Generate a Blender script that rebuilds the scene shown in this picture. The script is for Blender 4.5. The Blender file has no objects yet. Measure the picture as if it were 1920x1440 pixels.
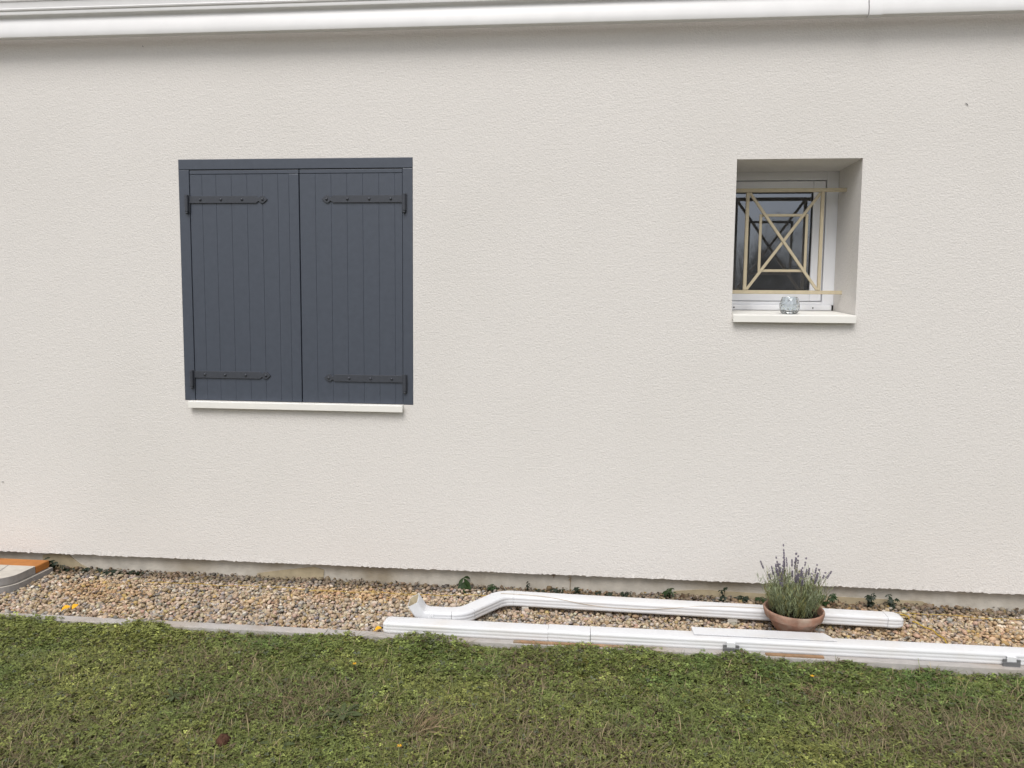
import bpy, bmesh, math, random
import numpy as np
from mathutils import Vector, Matrix

random.seed(7)
rng = np.random.default_rng(11)
R = math.radians
scn = bpy.context.scene
COL = scn.collection

# ------------------------------------------------------------------ camera
cd = bpy.data.cameras.new("camera")
cam = bpy.data.objects.new("camera", cd)
COL.objects.link(cam)
scn.camera = cam
yaw, pitch, roll = R(5.566), R(5.263), R(0.542)
fwd = Vector((-math.sin(yaw) * math.cos(pitch), math.cos(yaw) * math.cos(pitch), -math.sin(pitch)))
right = Vector((math.cos(yaw), math.sin(yaw), 0))
up = right.cross(fwd)
r2 = right * math.cos(roll) + up * math.sin(roll)
u2 = up * math.cos(roll) - right * math.sin(roll)
cam.matrix_world = Matrix(((r2.x, u2.x, -fwd.x, 0.0), (r2.y, u2.y, -fwd.y, -3.9), (r2.z, u2.z, -fwd.z, 1.447), (0, 0, 0, 1)))
cd.sensor_width = 36
cd.lens = 27.04
cd.clip_start = 0.05
cd.clip_end = 2000

# ------------------------------------------------------------------ world, sun, exposure
SUN_EL, SUN_AZ = R(54), R(-12)            # azimuth measured from the wall normal (-y), negative = left
world = bpy.data.worlds.new("World")
scn.world = world
world.use_nodes = True
wn, wl = world.node_tree.nodes, world.node_tree.links
bg = wn["Background"]
sky = wn.new("ShaderNodeTexSky")
sky.sky_type = 'NISHITA'
sky.sun_disc = False
sky.sun_elevation = SUN_EL
sky.sun_rotation = R(180) - SUN_AZ
sky.dust_density = 3.0
sky.air_density = 1.0
hsv = wn.new("ShaderNodeHueSaturation")
hsv.inputs["Saturation"].default_value = 0.30
wl.new(sky.outputs[0], hsv.inputs["Color"])
wl.new(hsv.outputs[0], bg.inputs["Color"])
bg.inputs["Strength"].default_value = 0.12
sd = bpy.data.lights.new("sun", 'SUN')
sd.energy = 1.55
sd.angle = R(34)
sd.color = (1.0, 0.975, 0.945)
sun = bpy.data.objects.new("sun", sd)
COL.objects.link(sun)
to_sun = Vector((math.sin(SUN_AZ) * math.cos(SUN_EL), -math.cos(SUN_AZ) * math.cos(SUN_EL), math.sin(SUN_EL)))
sun.rotation_euler = to_sun.to_track_quat('Z', 'Y').to_euler()
scn.view_settings.view_transform = 'Standard'
scn.view_settings.look = 'None'
scn.view_settings.gamma = 1
scn.view_settings.use_curve_mapping = False
scn.view_settings.exposure = 0.30
scn.render.engine = 'CYCLES'
scn.cycles.max_bounces = 8
scn.cycles.transparent_max_bounces = 12
scn.cycles.use_denoising = True

# ------------------------------------------------------------------ helpers
def tag(o, label=None, cat=None, group=None, kind=None):
    if label: o["label"] = label
    if cat: o["category"] = cat
    if group: o["group"] = group
    if kind: o["kind"] = kind
    return o

def empty(name, loc=(0, 0, 0), rz=0.0):
    o = bpy.data.objects.new(name, None)
    COL.objects.link(o)
    o.empty_display_size = 0.05
    o.location = loc
    o.rotation_euler = (0, 0, rz)
    return o

def link(name, me, parent=None, mats=()):
    for m in mats:
        me.materials.append(m)
    o = bpy.data.objects.new(name, me)
    COL.objects.link(o)
    if parent is not None:
        o.parent = parent
    return o

def bevel(o, w, seg=2):
    m = o.modifiers.new("bevel", 'BEVEL')
    m.width = w
    m.segments = seg
    m.limit_method = 'ANGLE'
    m.angle_limit = R(40)
    return o

class MB:
    def __init__(s):
        s.v, s.f, s.mi = [], [], []
    def add(s, vs, fs, m=0):
        o = len(s.v)
        s.v += [tuple(p) for p in vs]
        s.f += [tuple(i + o for i in f) for f in fs]
        s.mi += [m] * len(fs)
        return s
    def box(s, x0, x1, y0, y1, z0, z1, m=0):
        vs = [(x, y, z) for z in (z0, z1) for y in (y0, y1) for x in (x0, x1)]
        return s.add(vs, [(0, 2, 3, 1), (4, 5, 7, 6), (0, 1, 5, 4), (2, 6, 7, 3), (0, 4, 6, 2), (1, 3, 7, 5)], m)
    def bar(s, a, b, w, d, m=0, face=(0, -1, 0)):
        a, b = Vector(a), Vector(b)
        t = (b - a).normalized()
        n = Vector(face)
        u = t.cross(n).normalized() * (w / 2)
        n = u.cross(t).normalized() * (d / 2)
        vs = []
        for p in (a, b):
            vs += [p + u + n, p - u + n, p - u - n, p + u - n]
        return s.add(vs, [(3, 2, 1, 0), (4, 5, 6, 7), (0, 1, 5, 4), (1, 2, 6, 5), (2, 3, 7, 6), (3, 0, 4, 7)], m)
    def tube(s, pts, rads, n=8, m=0, cap=True):
        pts = [Vector(p) for p in pts]
        if not hasattr(rads, '__len__'):
            rads = [rads] * len(pts)
        rings, ref = [], None
        for i, p in enumerate(pts):
            t = (pts[min(i + 1, len(pts) - 1)] - pts[max(i - 1, 0)]).normalized()
            if ref is None:
                ref = Vector((0, 0, 1)) if abs(t.z) < 0.9 else Vector((1, 0, 0))
            u = (ref - t * ref.dot(t)).normalized()
            ref = u
            w = t.cross(u)
            rings.append([p + (u * math.cos(k * 2 * math.pi / n) + w * math.sin(k * 2 * math.pi / n)) * rads[i] for k in range(n)])
        vs = [q for r_ in rings for q in r_]
        fs = []
        for i in range(len(pts) - 1):
            for k in range(n):
                a, b = i * n + k, i * n + (k + 1) % n
                fs.append((a, b, b + n, a + n))
        if cap:
            fs.append(tuple(range(n - 1, -1, -1)))
            fs.append(tuple((len(pts) - 1) * n + k for k in range(n)))
        return s.add(vs, fs, m)
    def lathe(s, prof, n=48, m=0, c=(0, 0, 0)):
        vs, fs = [], []
        for (r_, z) in prof:
            vs += [(c[0] + r_ * math.cos(2 * math.pi * k / n), c[1] + r_ * math.sin(2 * math.pi * k / n), c[2] + z) for k in range(n)]
        for i in range(len(prof) - 1):
            for k in range(n):
                a, b = i * n + k, i * n + (k + 1) % n
                fs.append((a, b, b + n, a + n))
        return s.add(vs, fs, m)
    def prism(s, outline, y0, y1, m=0):
        """outline in (x, z), extruded between y0 (front) and y1 (back)"""
        n = len(outline)
        vs = [(x, y0, z) for x, z in outline] + [(x, y1, z) for x, z in outline]
        fs = [tuple(range(n)), tuple(range(2 * n - 1, n - 1, -1))]
        fs += [(i, i + n, (i + 1) % n + n, (i + 1) % n) for i in range(n)]
        return s.add(vs, fs, m)
    def sweep(s, path, prof, scales=None, vaxis=None, uaxis=None, m=0, cap=True):
        path = [Vector(p) for p in path]
        n = len(prof)
        vs, fs = [], []
        for i, p in enumerate(path):
            t = (path[min(i + 1, len(path) - 1)] - path[max(i - 1, 0)]).normalized()
            if vaxis is not None:
                v = Vector(vaxis); u = v.cross(t).normalized(); v = t.cross(u).normalized()
            else:
                u = Vector(uaxis); v = t.cross(u).normalized(); u = v.cross(t).normalized()
            k = 1.0 if scales is None else scales[i]
            vs += [p + u * (a * k) + v * (b * k) for a, b in prof]
        for i in range(len(path) - 1):
            for k in range(n):
                a, b = i * n + k, i * n + (k + 1) % n
                fs.append((a, b, b + n, a + n))
        if cap:
            fs.append(tuple(range(n - 1, -1, -1)))
            fs.append(tuple((len(path) - 1) * n + k for k in range(n)))
        return s.add(vs, fs, m)
    def build(s, name, mats, parent=None, smooth=None, fix=True):
        me = bpy.data.meshes.new(name)
        me.from_pydata(s.v, [], s.f)
        if not isinstance(mats, (list, tuple)):
            mats = [mats]
        for m in mats:
            me.materials.append(m)
        me.polygons.foreach_set("material_index", s.mi)
        if fix:
            bm = bmesh.new(); bm.from_mesh(me)
            bmesh.ops.recalc_face_normals(bm, faces=bm.faces[:])
            bm.to_mesh(me); bm.free()
        if smooth is not None:
            me.polygons.foreach_set("use_smooth", [True] * len(me.polygons))
            me.set_sharp_from_angle(angle=R(smooth))
        me.update()
        return link(name, me, parent)

def np_mesh(name, V, F, mat, colors=None, smooth=False, parent=None):
    """V (n,3), F (m,k) numpy, colors per vertex (n,3)"""
    me = bpy.data.meshes.new(name)
    k = F.shape[1]
    me.vertices.add(len(V)); me.loops.add(F.size); me.polygons.add(len(F))
    me.vertices.foreach_set("co", V.astype(np.float32).ravel())
    me.loops.foreach_set("vertex_index", F.astype(np.int32).ravel())
    me.polygons.foreach_set("loop_start", (np.arange(len(F)) * k).astype(np.int32))
    me.polygons.foreach_set("use_smooth", np.full(len(F), smooth))
    if colors is not None:
        a = me.color_attributes.new("Col", 'FLOAT_COLOR', 'POINT')
        a.data.foreach_set("color", np.concatenate([colors, np.ones((len(V), 1))], 1).astype(np.float32).ravel())
    me.update(calc_edges=True)
    me.materials.append(mat)
    return link(name, me, parent)

def vnoise(x, y, seed=0):
    """smooth value noise, about 0..1"""
    g = np.random.default_rng(seed).random((64, 64))
    xi, yi = np.floor(x).astype(int), np.floor(y).astype(int)
    fx, fy = x - xi, y - yi
    fx, fy = fx * fx * (3 - 2 * fx), fy * fy * (3 - 2 * fy)
    q = lambda a, b: g[a % 64, b % 64]
    return (q(xi, yi) * (1 - fx) + q(xi + 1, yi) * fx) * (1 - fy) + (q(xi, yi + 1) * (1 - fx) + q(xi + 1, yi + 1) * fx) * fy

# ------------------------------------------------------------------ materials
def material(name, base=(.5, .5, .5), rough=.6, spec=.5, var=0.0, vscale=6.0, bump=(), metal=0.0, tint=None, tint_scale=3.0, tint_amt=0.0, attr=False):
    """base colour with fine noise variation, optional stain colour and a list of (scale, strength, distance) bumps"""
    m = bpy.data.materials.new(name)
    m.use_nodes = True
    n, l = m.node_tree.nodes, m.node_tree.links
    b = n["Principled BSDF"]
    b.inputs["Roughness"].default_value = rough
    b.inputs["Metallic"].default_value = metal
    b.inputs["Specular IOR Level"].default_value = spec
    tc = n.new("ShaderNodeTexCoord")
    if attr:
        a = n.new("ShaderNodeAttribute"); a.attribute_name = "Col"
        col = a.outputs["Color"]
    else:
        c = n.new("ShaderNodeRGB"); c.outputs[0].default_value = (*base, 1)
        col = c.outputs[0]
    if var > 0:
        no = n.new("ShaderNodeTexNoise"); no.inputs["Scale"].default_value = vscale; no.inputs["Detail"].default_value = 5
        l.new(tc.outputs["Object"], no.inputs["Vector"])
        mr = n.new("ShaderNodeMapRange")
        mr.inputs[1].default_value = .3; mr.inputs[2].default_value = .7
        mr.inputs[3].default_value = 1 - var; mr.inputs[4].default_value = 1 + var
        l.new(no.outputs[0], mr.inputs[0])
        mx = n.new("ShaderNodeVectorMath"); mx.operation = 'SCALE'
        l.new(col, mx.inputs[0]); l.new(mr.outputs[0], mx.inputs["Scale"])
        col = mx.outputs[0]
    if tint is not None:
        no = n.new("ShaderNodeTexNoise"); no.inputs["Scale"].default_value = tint_scale; no.inputs["Detail"].default_value = 6
        l.new(tc.outputs["Object"], no.inputs["Vector"])
        mr = n.new("ShaderNodeMapRange")
        mr.inputs[1].default_value = .48; mr.inputs[2].default_value = .72; mr.inputs[4].default_value = tint_amt
        l.new(no.outputs[0], mr.inputs[0])
        mx = n.new("ShaderNodeMix"); mx.data_type = 'RGBA'
        l.new(mr.outputs[0], mx.inputs[0]); l.new(col, mx.inputs[6]); mx.inputs[7].default_value = (*tint, 1)
        col = mx.outputs[2]
    l.new(col, b.inputs["Base Color"])
    prev = None
    for (sc_, st, di) in bump:
        no = n.new("ShaderNodeTexNoise"); no.inputs["Scale"].default_value = sc_; no.inputs["Detail"].default_value = 3
        l.new(tc.outputs["Object"], no.inputs["Vector"])
        bp = n.new("ShaderNodeBump"); bp.inputs["Strength"].default_value = st; bp.inputs["Distance"].default_value = di
        l.new(no.outputs[0], bp.inputs["Height"])
        if prev is not None:
            l.new(prev.outputs[0], bp.inputs["Normal"])
        prev = bp
    if prev is not None:
        l.new(prev.outputs[0], b.inputs["Normal"])
    return m

M = {}
M['render'] = material('cream_render', (.705, .678, .648), .92, .2, .03, 90, [(50, .30, .005), (125, .65, .0045)], tint=(.655, .63, .595), tint_scale=1.1, tint_amt=.5)
M['plinth'] = material('grey_cement', (.51, .475, .415), .95, .1, .12, 18, [(60, .6, .004)], tint=(.27, .215, .14), tint_scale=2.2, tint_amt=.85)
M['roof'] = material('clay_tile', (.40, .18, .10), .9, .2, .15, 10)
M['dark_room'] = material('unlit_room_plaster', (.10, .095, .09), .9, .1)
M['gutter'] = material('white_pvc', (.74, .735, .735), .42, .45, .03, 9)
M['pipe'] = material('white_lacquered_pipe', (.70, .706, .722), .38, .45, .015, 14, tint=(.60, .53, .44), tint_scale=6, tint_amt=.30)
M['pipe_in'] = material('stained_pipe_inside', (.60, .53, .38), .8, .2, .1, 20)
M['sill'] = material('off_white_sill', (.80, .785, .74), .5, .4, .015, 10)
M['frame_white'] = material('white_window_frame', (.80, .81, .84), .3, .5)
M['shutter'] = material('anthracite_paint', (.060, .071, .094), .38, .5, .06, 30, [(220, .10, .002)])
M['iron'] = material('dark_iron_paint', (.047, .052, .064), .45, .45, .08, 60, [(160, .2, .002)])
M['black'] = material('black_rubber', (.02, .02, .022), .6, .4)
M['grille'] = material('beige_grille_paint', (.50, .43, .30), .5, .4, .05, 40)
M['terracotta'] = material('terracotta', (.33, .185, .13), .88, .2, .22, 20, [(70, .3, .003)], tint=(.45, .36, .29), tint_scale=14, tint_amt=.9)
M['compost'] = material('dark_compost', (.035, .026, .018), 1, .1, .5, 120, [(150, 1, .01)])
M['kerb'] = material('concrete_kerb', (.43, .405, .385), .92, .15, .09, 25, [(120, .35, .003)], tint=(.34, .27, .20), tint_scale=5, tint_amt=.6)
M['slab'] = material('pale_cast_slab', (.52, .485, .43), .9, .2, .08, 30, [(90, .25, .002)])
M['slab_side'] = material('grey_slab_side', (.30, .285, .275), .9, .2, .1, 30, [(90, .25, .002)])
M['orange'] = material('orange_plastic', (.42, .165, .04), .65, .3, .15, 12)
M['wood'] = material('weathered_orange_wood', (.31, .19, .11), .85, .2, .25, 18, tint=(.30, .25, .19), tint_scale=8, tint_amt=.9)
M['metal'] = material('grey_metal', (.22, .22, .23), .45, .5, .1, 30, metal=.5)
M['soil'] = material('lawn_soil', (.075, .062, .036), 1, .1, .35, 40, [(60, 1, .02)], tint=(.06, .072, .026), tint_scale=4, tint_amt=.9)
M['bed'] = material('gravel_bed', (.12, .095, .065), 1, .1, .3, 60, [(80, 1, .01)])
M['pebble'] = material('pebbles', rough=.75, spec=.3, var=.16, vscale=160, attr=True)
M['string_y'] = material('yellow_string', (.48, .33, .06), .8, .2)
M['string_b'] = material('tan_cord', (.46, .36, .25), .9, .2)
M['leaf_yellow'] = material('yellow_leaf', (.72, .38, .015), .6, .3, .12, 60)
M['straw'] = material('dry_straw', (.29, .215, .13), .9, .1, .2, 60)
M['bark'] = material('bark', (.10, .08, .06), .95, .1, .2, 20)

def leaf_material(name, base=None, trans=.3, rough=.55, var=.0, vscale=50):
    m = material(name, base or (.1, .1, .1), rough, .4, var, vscale, attr=base is None)
    n, l = m.node_tree.nodes, m.node_tree.links
    b = n["Principled BSDF"]
    src = b.inputs["Base Color"].links[0].from_socket
    tr = n.new("ShaderNodeBsdfTranslucent"); l.new(src, tr.inputs["Color"])
    mx = n.new("ShaderNodeMixShader"); mx.inputs[0].default_value = trans
    out = n["Material Output"]
    l.new(b.outputs[0], mx.inputs[1]); l.new(tr.outputs[0], mx.inputs[2]); l.new(mx.outputs[0], out.inputs["Surface"])
    return m
M['lawn_leaf'] = leaf_material('lawn_leaves')
M['weed_leaf'] = leaf_material('weed_leaves', (.030, .058, .016), .25, .5, .3, 40)
M['weed_dark'] = leaf_material('dark_weed_leaves', (.020, .032, .016), .2, .5, .3, 40)
M['weed_red'] = leaf_material('reddish_weed_leaves', (.085, .048, .022), .2, .6, .3, 40)
M['lav_leaf'] = leaf_material('lavender_foliage', None, .2, .7)
M['lav_flower'] = material('lavender_flower', (.20, .178, .222), .85, .1, .25, 120)
M['lav_stalk'] = material('lavender_stalk', (.20, .19, .12), .85, .1, .15, 50)
M['tree_leaf'] = leaf_material('tree_leaves', (.085, .085, .045), .25, .6, .35, 2)

def glass_pane():
    m = bpy.data.materials.new('window_glass'); m.use_nodes = True
    n, l = m.node_tree.nodes, m.node_tree.links
    n.remove(n["Principled BSDF"])
    g = n.new("ShaderNodeBsdfGlossy"); g.inputs["Roughness"].default_value = 0.03; g.inputs["Color"].default_value = (.82, .88, 1, 1)
    t = n.new("ShaderNodeBsdfTransparent"); t.inputs["Color"].default_value = (.78, .82, .82, 1)
    f = n.new("ShaderNodeFresnel"); f.inputs["IOR"].default_value = 2.8
    mx = n.new("ShaderNodeMixShader")
    l.new(f.outputs[0], mx.inputs[0]); l.new(t.outputs[0], mx.inputs[1]); l.new(g.outputs[0], mx.inputs[2])
    # pale, patchy diffuse veil painted over the pane to mimic lens haze
    veil = n.new("ShaderNodeBsdfDiffuse"); veil.inputs["Color"].default_value = (.52, .53, .58, 1)
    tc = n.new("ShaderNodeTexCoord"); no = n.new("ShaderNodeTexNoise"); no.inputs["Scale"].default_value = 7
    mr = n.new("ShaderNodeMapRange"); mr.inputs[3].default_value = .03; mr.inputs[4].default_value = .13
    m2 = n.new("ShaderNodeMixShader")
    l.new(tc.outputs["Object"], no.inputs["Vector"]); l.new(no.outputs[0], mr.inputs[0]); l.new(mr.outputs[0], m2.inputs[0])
    l.new(mx.outputs[0], m2.inputs[1]); l.new(veil.outputs[0], m2.inputs[2])
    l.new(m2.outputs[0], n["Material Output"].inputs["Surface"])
    return m
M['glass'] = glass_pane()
def crystal():
    m = bpy.data.materials.new('cut_glass'); m.use_nodes = True
    b = m.node_tree.nodes["Principled BSDF"]
    b.inputs["Base Color"].default_value = (.84, .88, .90, 1)
    b.inputs["Roughness"].default_value = .03
    b.inputs["Transmission Weight"].default_value = 1.0
    b.inputs["IOR"].default_value = 1.5
    return m
M['crystal'] = crystal()

# ------------------------------------------------------------------ ground, gravel bed, kerb
GZ = -0.050
def ground():
    mb = MB()
    nx, ny = 60, 40
    xs = np.linspace(-6, 6, nx); ys = np.linspace(-6.2, -0.655, ny)
    vs = [(x, y, GZ + .012 * (vnoise(np.array([x * 2.2 + 20]), np.array([y * 2.2 + 20]), 3)[0] - .5) * (0 if i in (0, nx - 1) or j == 0 else 1)) for j, y in enumerate(ys) for i, x in enumerate(xs)]
    fs = [(j * nx + i, j * nx + i + 1, (j + 1) * nx + i + 1, (j + 1) * nx + i) for j in range(ny - 1) for i in range(nx - 1)]
    mb.add(vs, fs)
    g = 600
    Y0, Y1 = -6.2, -0.655
    mb.add([(-g, -g, GZ), (g, -g, GZ), (g, Y0, GZ), (-g, Y0, GZ)], [(0, 1, 2, 3)])
    mb.add([(-g, Y0, GZ), (-6, Y0, GZ), (-6, Y1, GZ), (-g, Y1, GZ), (6, Y0, GZ), (g, Y0, GZ), (g, Y1, GZ), (6, Y1, GZ)], [(0, 1, 2, 3), (4, 5, 6, 7)])
    mb.add([(-g, Y1, GZ), (g, Y1, GZ), (g, g, GZ), (-g, g, GZ)], [(0, 1, 2, 3)])
    tag(mb.build('ground', M['soil'], smooth=60), kind='structure')
ground()
# added pale sheet, unseen behind the camera, bounces light up to the gutter
mb = MB(); mb.box(-25, 25, -13, -6.4, GZ - .3, GZ + .006)
M['bounce'] = material('pale_bounce_sheet', (.50, .45, .38), 1, .1, .15, 20)
tag(mb.build('bounce_sheet', M['bounce']), kind='structure')
mb = MB(); mb.box(-5.2, 4.6, -.606, .045, -.066, -.012)
tag(mb.build('gravel_bed', M['bed']), kind='structure')

kerb = tag(empty('kerb', (0, -.635, GZ)), kind='structure')
x, i = -5.15, 0
while x < 4.6:
    b = MB(); b.box(x, x + .9985, -.029, .027, -.02, .056 + .0012 * (i % 2))
    o = bevel(b.build('edging_stone', M['kerb'], kerb), .003)
    o.location = (0, .001 * ((i * 7) % 3), 0)
    x += 1.0; i += 1

# pebbles: one heap of stones, each a small rounded lump
def octa_ball():
    v = [(1, 0, 0), (-1, 0, 0), (0, 1, 0), (0, -1, 0), (0, 0, 1), (0, 0, -1)]
    f = [(0, 2, 4), (2, 1, 4), (1, 3, 4), (3, 0, 4), (2, 0, 5), (1, 2, 5), (3, 1, 5), (0, 3, 5)]
    v = [Vector(p) for p in v]; e = {}; nf = []
    def mid(a, b):
        k = (min(a, b), max(a, b))
        if k not in e:
            e[k] = len(v); v.append(((v[a] + v[b]) / 2).normalized())
        return e[k]
    for a, b, c in f:
        ab, bc, ca = mid(a, b), mid(b, c), mid(c, a)
        nf += [(a, ab, ca), (ab, b, bc), (ca, bc, c), (ab, bc, ca)]
    return np.array([tuple(p) for p in v]), np.array(nf)

def rotmats(n, tilt):
    a = rng.uniform(0, 2 * np.pi, n); t = rng.normal(0, tilt, n); d = rng.uniform(0, 2 * np.pi, n)
    ca, sa = np.cos(a), np.sin(a)
    Rz = np.zeros((n, 3, 3)); Rz[:, 0, 0] = ca; Rz[:, 0, 1] = -sa; Rz[:, 1, 0] = sa; Rz[:, 1, 1] = ca; Rz[:, 2, 2] = 1
    ux, uy = np.cos(d), np.sin(d); c, s = np.cos(t), np.sin(t)
    K = np.zeros((n, 3, 3)); K[:, 0, 2] = uy; K[:, 1, 2] = -ux; K[:, 2, 0] = -uy; K[:, 2, 1] = ux
    I = np.eye(3)[None]
    Rt = I + s[:, None, None] * K + (1 - c)[:, None, None] * (K @ K)
    return Rt @ Rz

def pebbles():
    bv, bf = octa_ball()
    pts = []
    for layer, (step, zc) in enumerate(((.0145, -.006), (.026, .004))):
        xs = np.arange(-4.1, 3.3, step); ys = np.arange(-.598, .036, step)
        X, Y = np.meshgrid(xs, ys)
        X = X.ravel() + rng.uniform(-.5, .5, X.size) * step; Y = Y.ravel() + rng.uniform(-.5, .5, Y.size) * step
        Z = zc + rng.normal(0, .003, X.size) + .008 * (vnoise(X * 5 + 40, Y * 5 + 9, 5) - .5)
        pts.append(np.stack([X, Y, Z], 1))
    P = np.concatenate(pts); n = len(P)
    base = bv[None] * (1 + rng.normal(0, .09, (n, len(bv), 1)))
    s = np.clip(rng.lognormal(math.log(.0084), .30, n), .0042, .0165)
    sc_ = np.stack([s * rng.uniform(.95, 1.35, n), s * rng.uniform(.75, 1.0, n), s * rng.uniform(.5, .85, n)], 1)
    V = np.einsum('nij,nkj->nki', rotmats(n, .45), base * sc_[:, None]) + P[:, None]
    pal = np.array([(.56, .44, .30), (.47, .36, .24), (.62, .52, .40), (.40, .29, .17), (.34, .29, .245), (.25, .225, .21), (.52, .37, .27),
                    (.70, .64, .54), (.44, .40, .36), (.50, .36, .15), (.60, .47, .36), (.19, .175, .17)])
    w = np.array([.19, .17, .09, .11, .09, .05, .10, .03, .06, .04, .06, .015])
    C = pal[rng.choice(len(pal), n, p=w / w.sum())]
    C = C * .90 + C.mean(1, keepdims=True) * np.array([1.06, .98, .88]) * .10
    C = C * rng.uniform(.74, 1.0, (n, 1)) * (1 + rng.normal(0, .03, (n, 3)))
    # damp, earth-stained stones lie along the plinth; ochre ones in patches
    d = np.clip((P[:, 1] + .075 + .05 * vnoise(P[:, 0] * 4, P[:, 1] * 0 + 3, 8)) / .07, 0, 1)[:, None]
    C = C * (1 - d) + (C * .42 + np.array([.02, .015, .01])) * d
    o = (np.clip(vnoise(P[:, 0] * 3.1 + 7, P[:, 1] * 6 + 2, 21) - .52, 0, 1) * 1.5)[:, None]
    C = C * (1 - o) + C * np.array([1.12, .9, .6]) * o
    F = (bf[None] + (np.arange(n) * len(bv))[:, None, None]).reshape(-1, 3)
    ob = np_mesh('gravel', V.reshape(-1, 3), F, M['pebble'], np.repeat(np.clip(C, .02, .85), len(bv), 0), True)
    tag(ob, 'bed of tan and grey pebbles between house wall and kerb', kind='stuff')
pebbles()

# ------------------------------------------------------------------ house
house = tag(empty('house', (0, 0, 0)), 'cream rendered single storey house wall above a grey plinth', 'house')
T = .345                                                             # wall thickness
SHX0, SHX1, SHZ0, SHZ1 = -2.136, -.894, .9672, 2.226                    # shutter recess
WX0, WX1, WZ0, WZ1 = .706, 1.293, 1.448, 2.2                          # small window opening
XL, XR, ZB, ZT = -5.0, 4.4, .118, 3.0
def wall():
    mb = MB()
    xs = [XL, SHX0, SHX1, WX0, WX1, XR]
    zs = [ZB, SHZ0, WZ0, WZ1, SHZ1, ZT]
    for i in range(5):
        for j in range(5):
            xc, zc = (xs[i] + xs[i + 1]) / 2, (zs[j] + zs[j + 1]) / 2
            if SHX0 < xc < SHX1 and SHZ0 < zc < SHZ1: continue
            if WX0 < xc < WX1 and WZ0 < zc < WZ1: continue
            mb.add([(xs[i], 0, zs[j]), (xs[i + 1], 0, zs[j]), (xs[i + 1], 0, zs[j + 1]), (xs[i], 0, zs[j + 1])], [(0, 1, 2, 3)])
    def reveal(x0, x1, z0, z1, d):
        mb.add([(x0, 0, z0), (x0, d, z0), (x0, d, z1), (x0, 0, z1)], [(0, 1, 2, 3)])
        mb.add([(x1, 0, z0), (x1, 0, z1), (x1, d, z1), (x1, d, z0)], [(0, 1, 2, 3)])
        mb.add([(x0, 0, z1), (x0, d, z1), (x1, d, z1), (x1, 0, z1)], [(0, 1, 2, 3)])
        mb.add([(x0, 0, z0), (x1, 0, z0), (x1, d, z0), (x0, d, z0)], [(0, 1, 2, 3)])
    reveal(WX0, WX1, WZ0, WZ1, T)
    reveal(SHX0, SHX1, SHZ0, SHZ1, .06)
    mb.add([(SHX0, .06, SHZ0), (SHX1, .06, SHZ0), (SHX1, .06, SHZ1), (SHX0, .06, SHZ1)], [(0, 1, 2, 3)])
    # back face round the window, ends and top
    for (a, b, c, d) in ((XL, WX0, ZB, ZT), (WX1, XR, ZB, ZT), (WX0, WX1, ZB, WZ0), (WX0, WX1, WZ1, ZT)):
        mb.add([(a, T, c), (b, T, c), (b, T, d), (a, T, d)], [(3, 2, 1, 0)])
    mb.add([(XL, 0, ZB), (XL, T, ZB), (XL, T, ZT), (XL, 0, ZT)], [(3, 2, 1, 0)])
    mb.add([(XR, 0, ZB), (XR, T, ZB), (XR, T, ZT), (XR, 0, ZT)], [(0, 1, 2, 3)])
    # rough lower edge of the render
    N = 900
    ex = np.linspace(XL, XR, N)
    ez = .094 + np.random.default_rng(4).normal(0, .0017, N) + .004 * (vnoise(ex * 1.3, ex * 0 + .5, 6) - .5)
    ey = np.random.default_rng(5).normal(0, .0008, N) - .0005
    vs = [(a, 0, ZB) for a in ex] + [(a, b, c) for a, b, c in zip(ex, ey, ez)] + [(a, .05, c + .003) for a, c in zip(ex, ez)]
    fs = [(i + N, i + 1 + N, i + 1, i) for i in range(N - 1)] + [(i + 2 * N, i + 1 + 2 * N, i + 1 + N, i + N) for i in range(N - 1)]
    mb.add(vs, fs)
    return mb.build('wall', M['render'], house, fix=False)
wall()
mb = MB(); mb.box(XL + .05, XR - .05, .036, T - .01, -.07, .112)
mb.build('plinth', M['plinth'], house)
# cement smear and earth patches on the plinth
def smear(pts, mat, y=.036):
    mb = MB(); n = len(pts)
    vs = [(a, y - .0045, b) for a, b in pts] + [(a, y + .002, b) for a, b in pts]
    mb.add(vs, [tuple(range(n))] + [(i, (i + 1) % n, (i + 1) % n + n, i + n) for i in range(n)])
    mb.build('mortar_smear', mat, house)
M['smear'] = material('sandy_mortar', (.40, .335, .225), .95, .1, .12, 25, [(80, .5, .003)])
smear([(-1.78, -.005), (-1.40, -.005), (-1.395, .055), (-1.45, .07), (-1.62, .045), (-1.77, .02)], M['smear'])
smear([(-3.02, -.01), (-2.72, -.01), (-2.80, .03), (-2.86, .075), (-2.95, .085), (-3.02, .07)], M['smear'])
smear([(.46, -.005), (.70, -.01), (.95, -.01), (1.75, -.005), (1.7, .024), (1.2, .03), (.9, .028), (.6, .035), (.47, .022)], M['smear'])
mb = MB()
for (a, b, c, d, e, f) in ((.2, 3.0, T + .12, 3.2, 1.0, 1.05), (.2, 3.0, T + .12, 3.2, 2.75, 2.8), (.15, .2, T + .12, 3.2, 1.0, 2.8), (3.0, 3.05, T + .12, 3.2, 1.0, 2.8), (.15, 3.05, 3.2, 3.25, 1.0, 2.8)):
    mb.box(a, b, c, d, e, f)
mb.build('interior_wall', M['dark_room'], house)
mb = MB()
mb.add([(XL - .3, -.02, 3.0), (XR + .3, -.02, 3.0), (XR + .3, 4.5, 4.6), (XL - .3, 4.5, 4.6), (XL - .3, -.02, 3.06), (XR + .3, -.02, 3.06), (XR + .3, 4.5, 4.66), (XL - .3, 4.5, 4.66)],
       [(3, 2, 1, 0), (4, 5, 6, 7), (0, 1, 5, 4), (1, 2, 6, 5), (2, 3, 7, 6), (3, 0, 4, 7)])
mb.build('roof', M['roof'], house)
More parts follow.
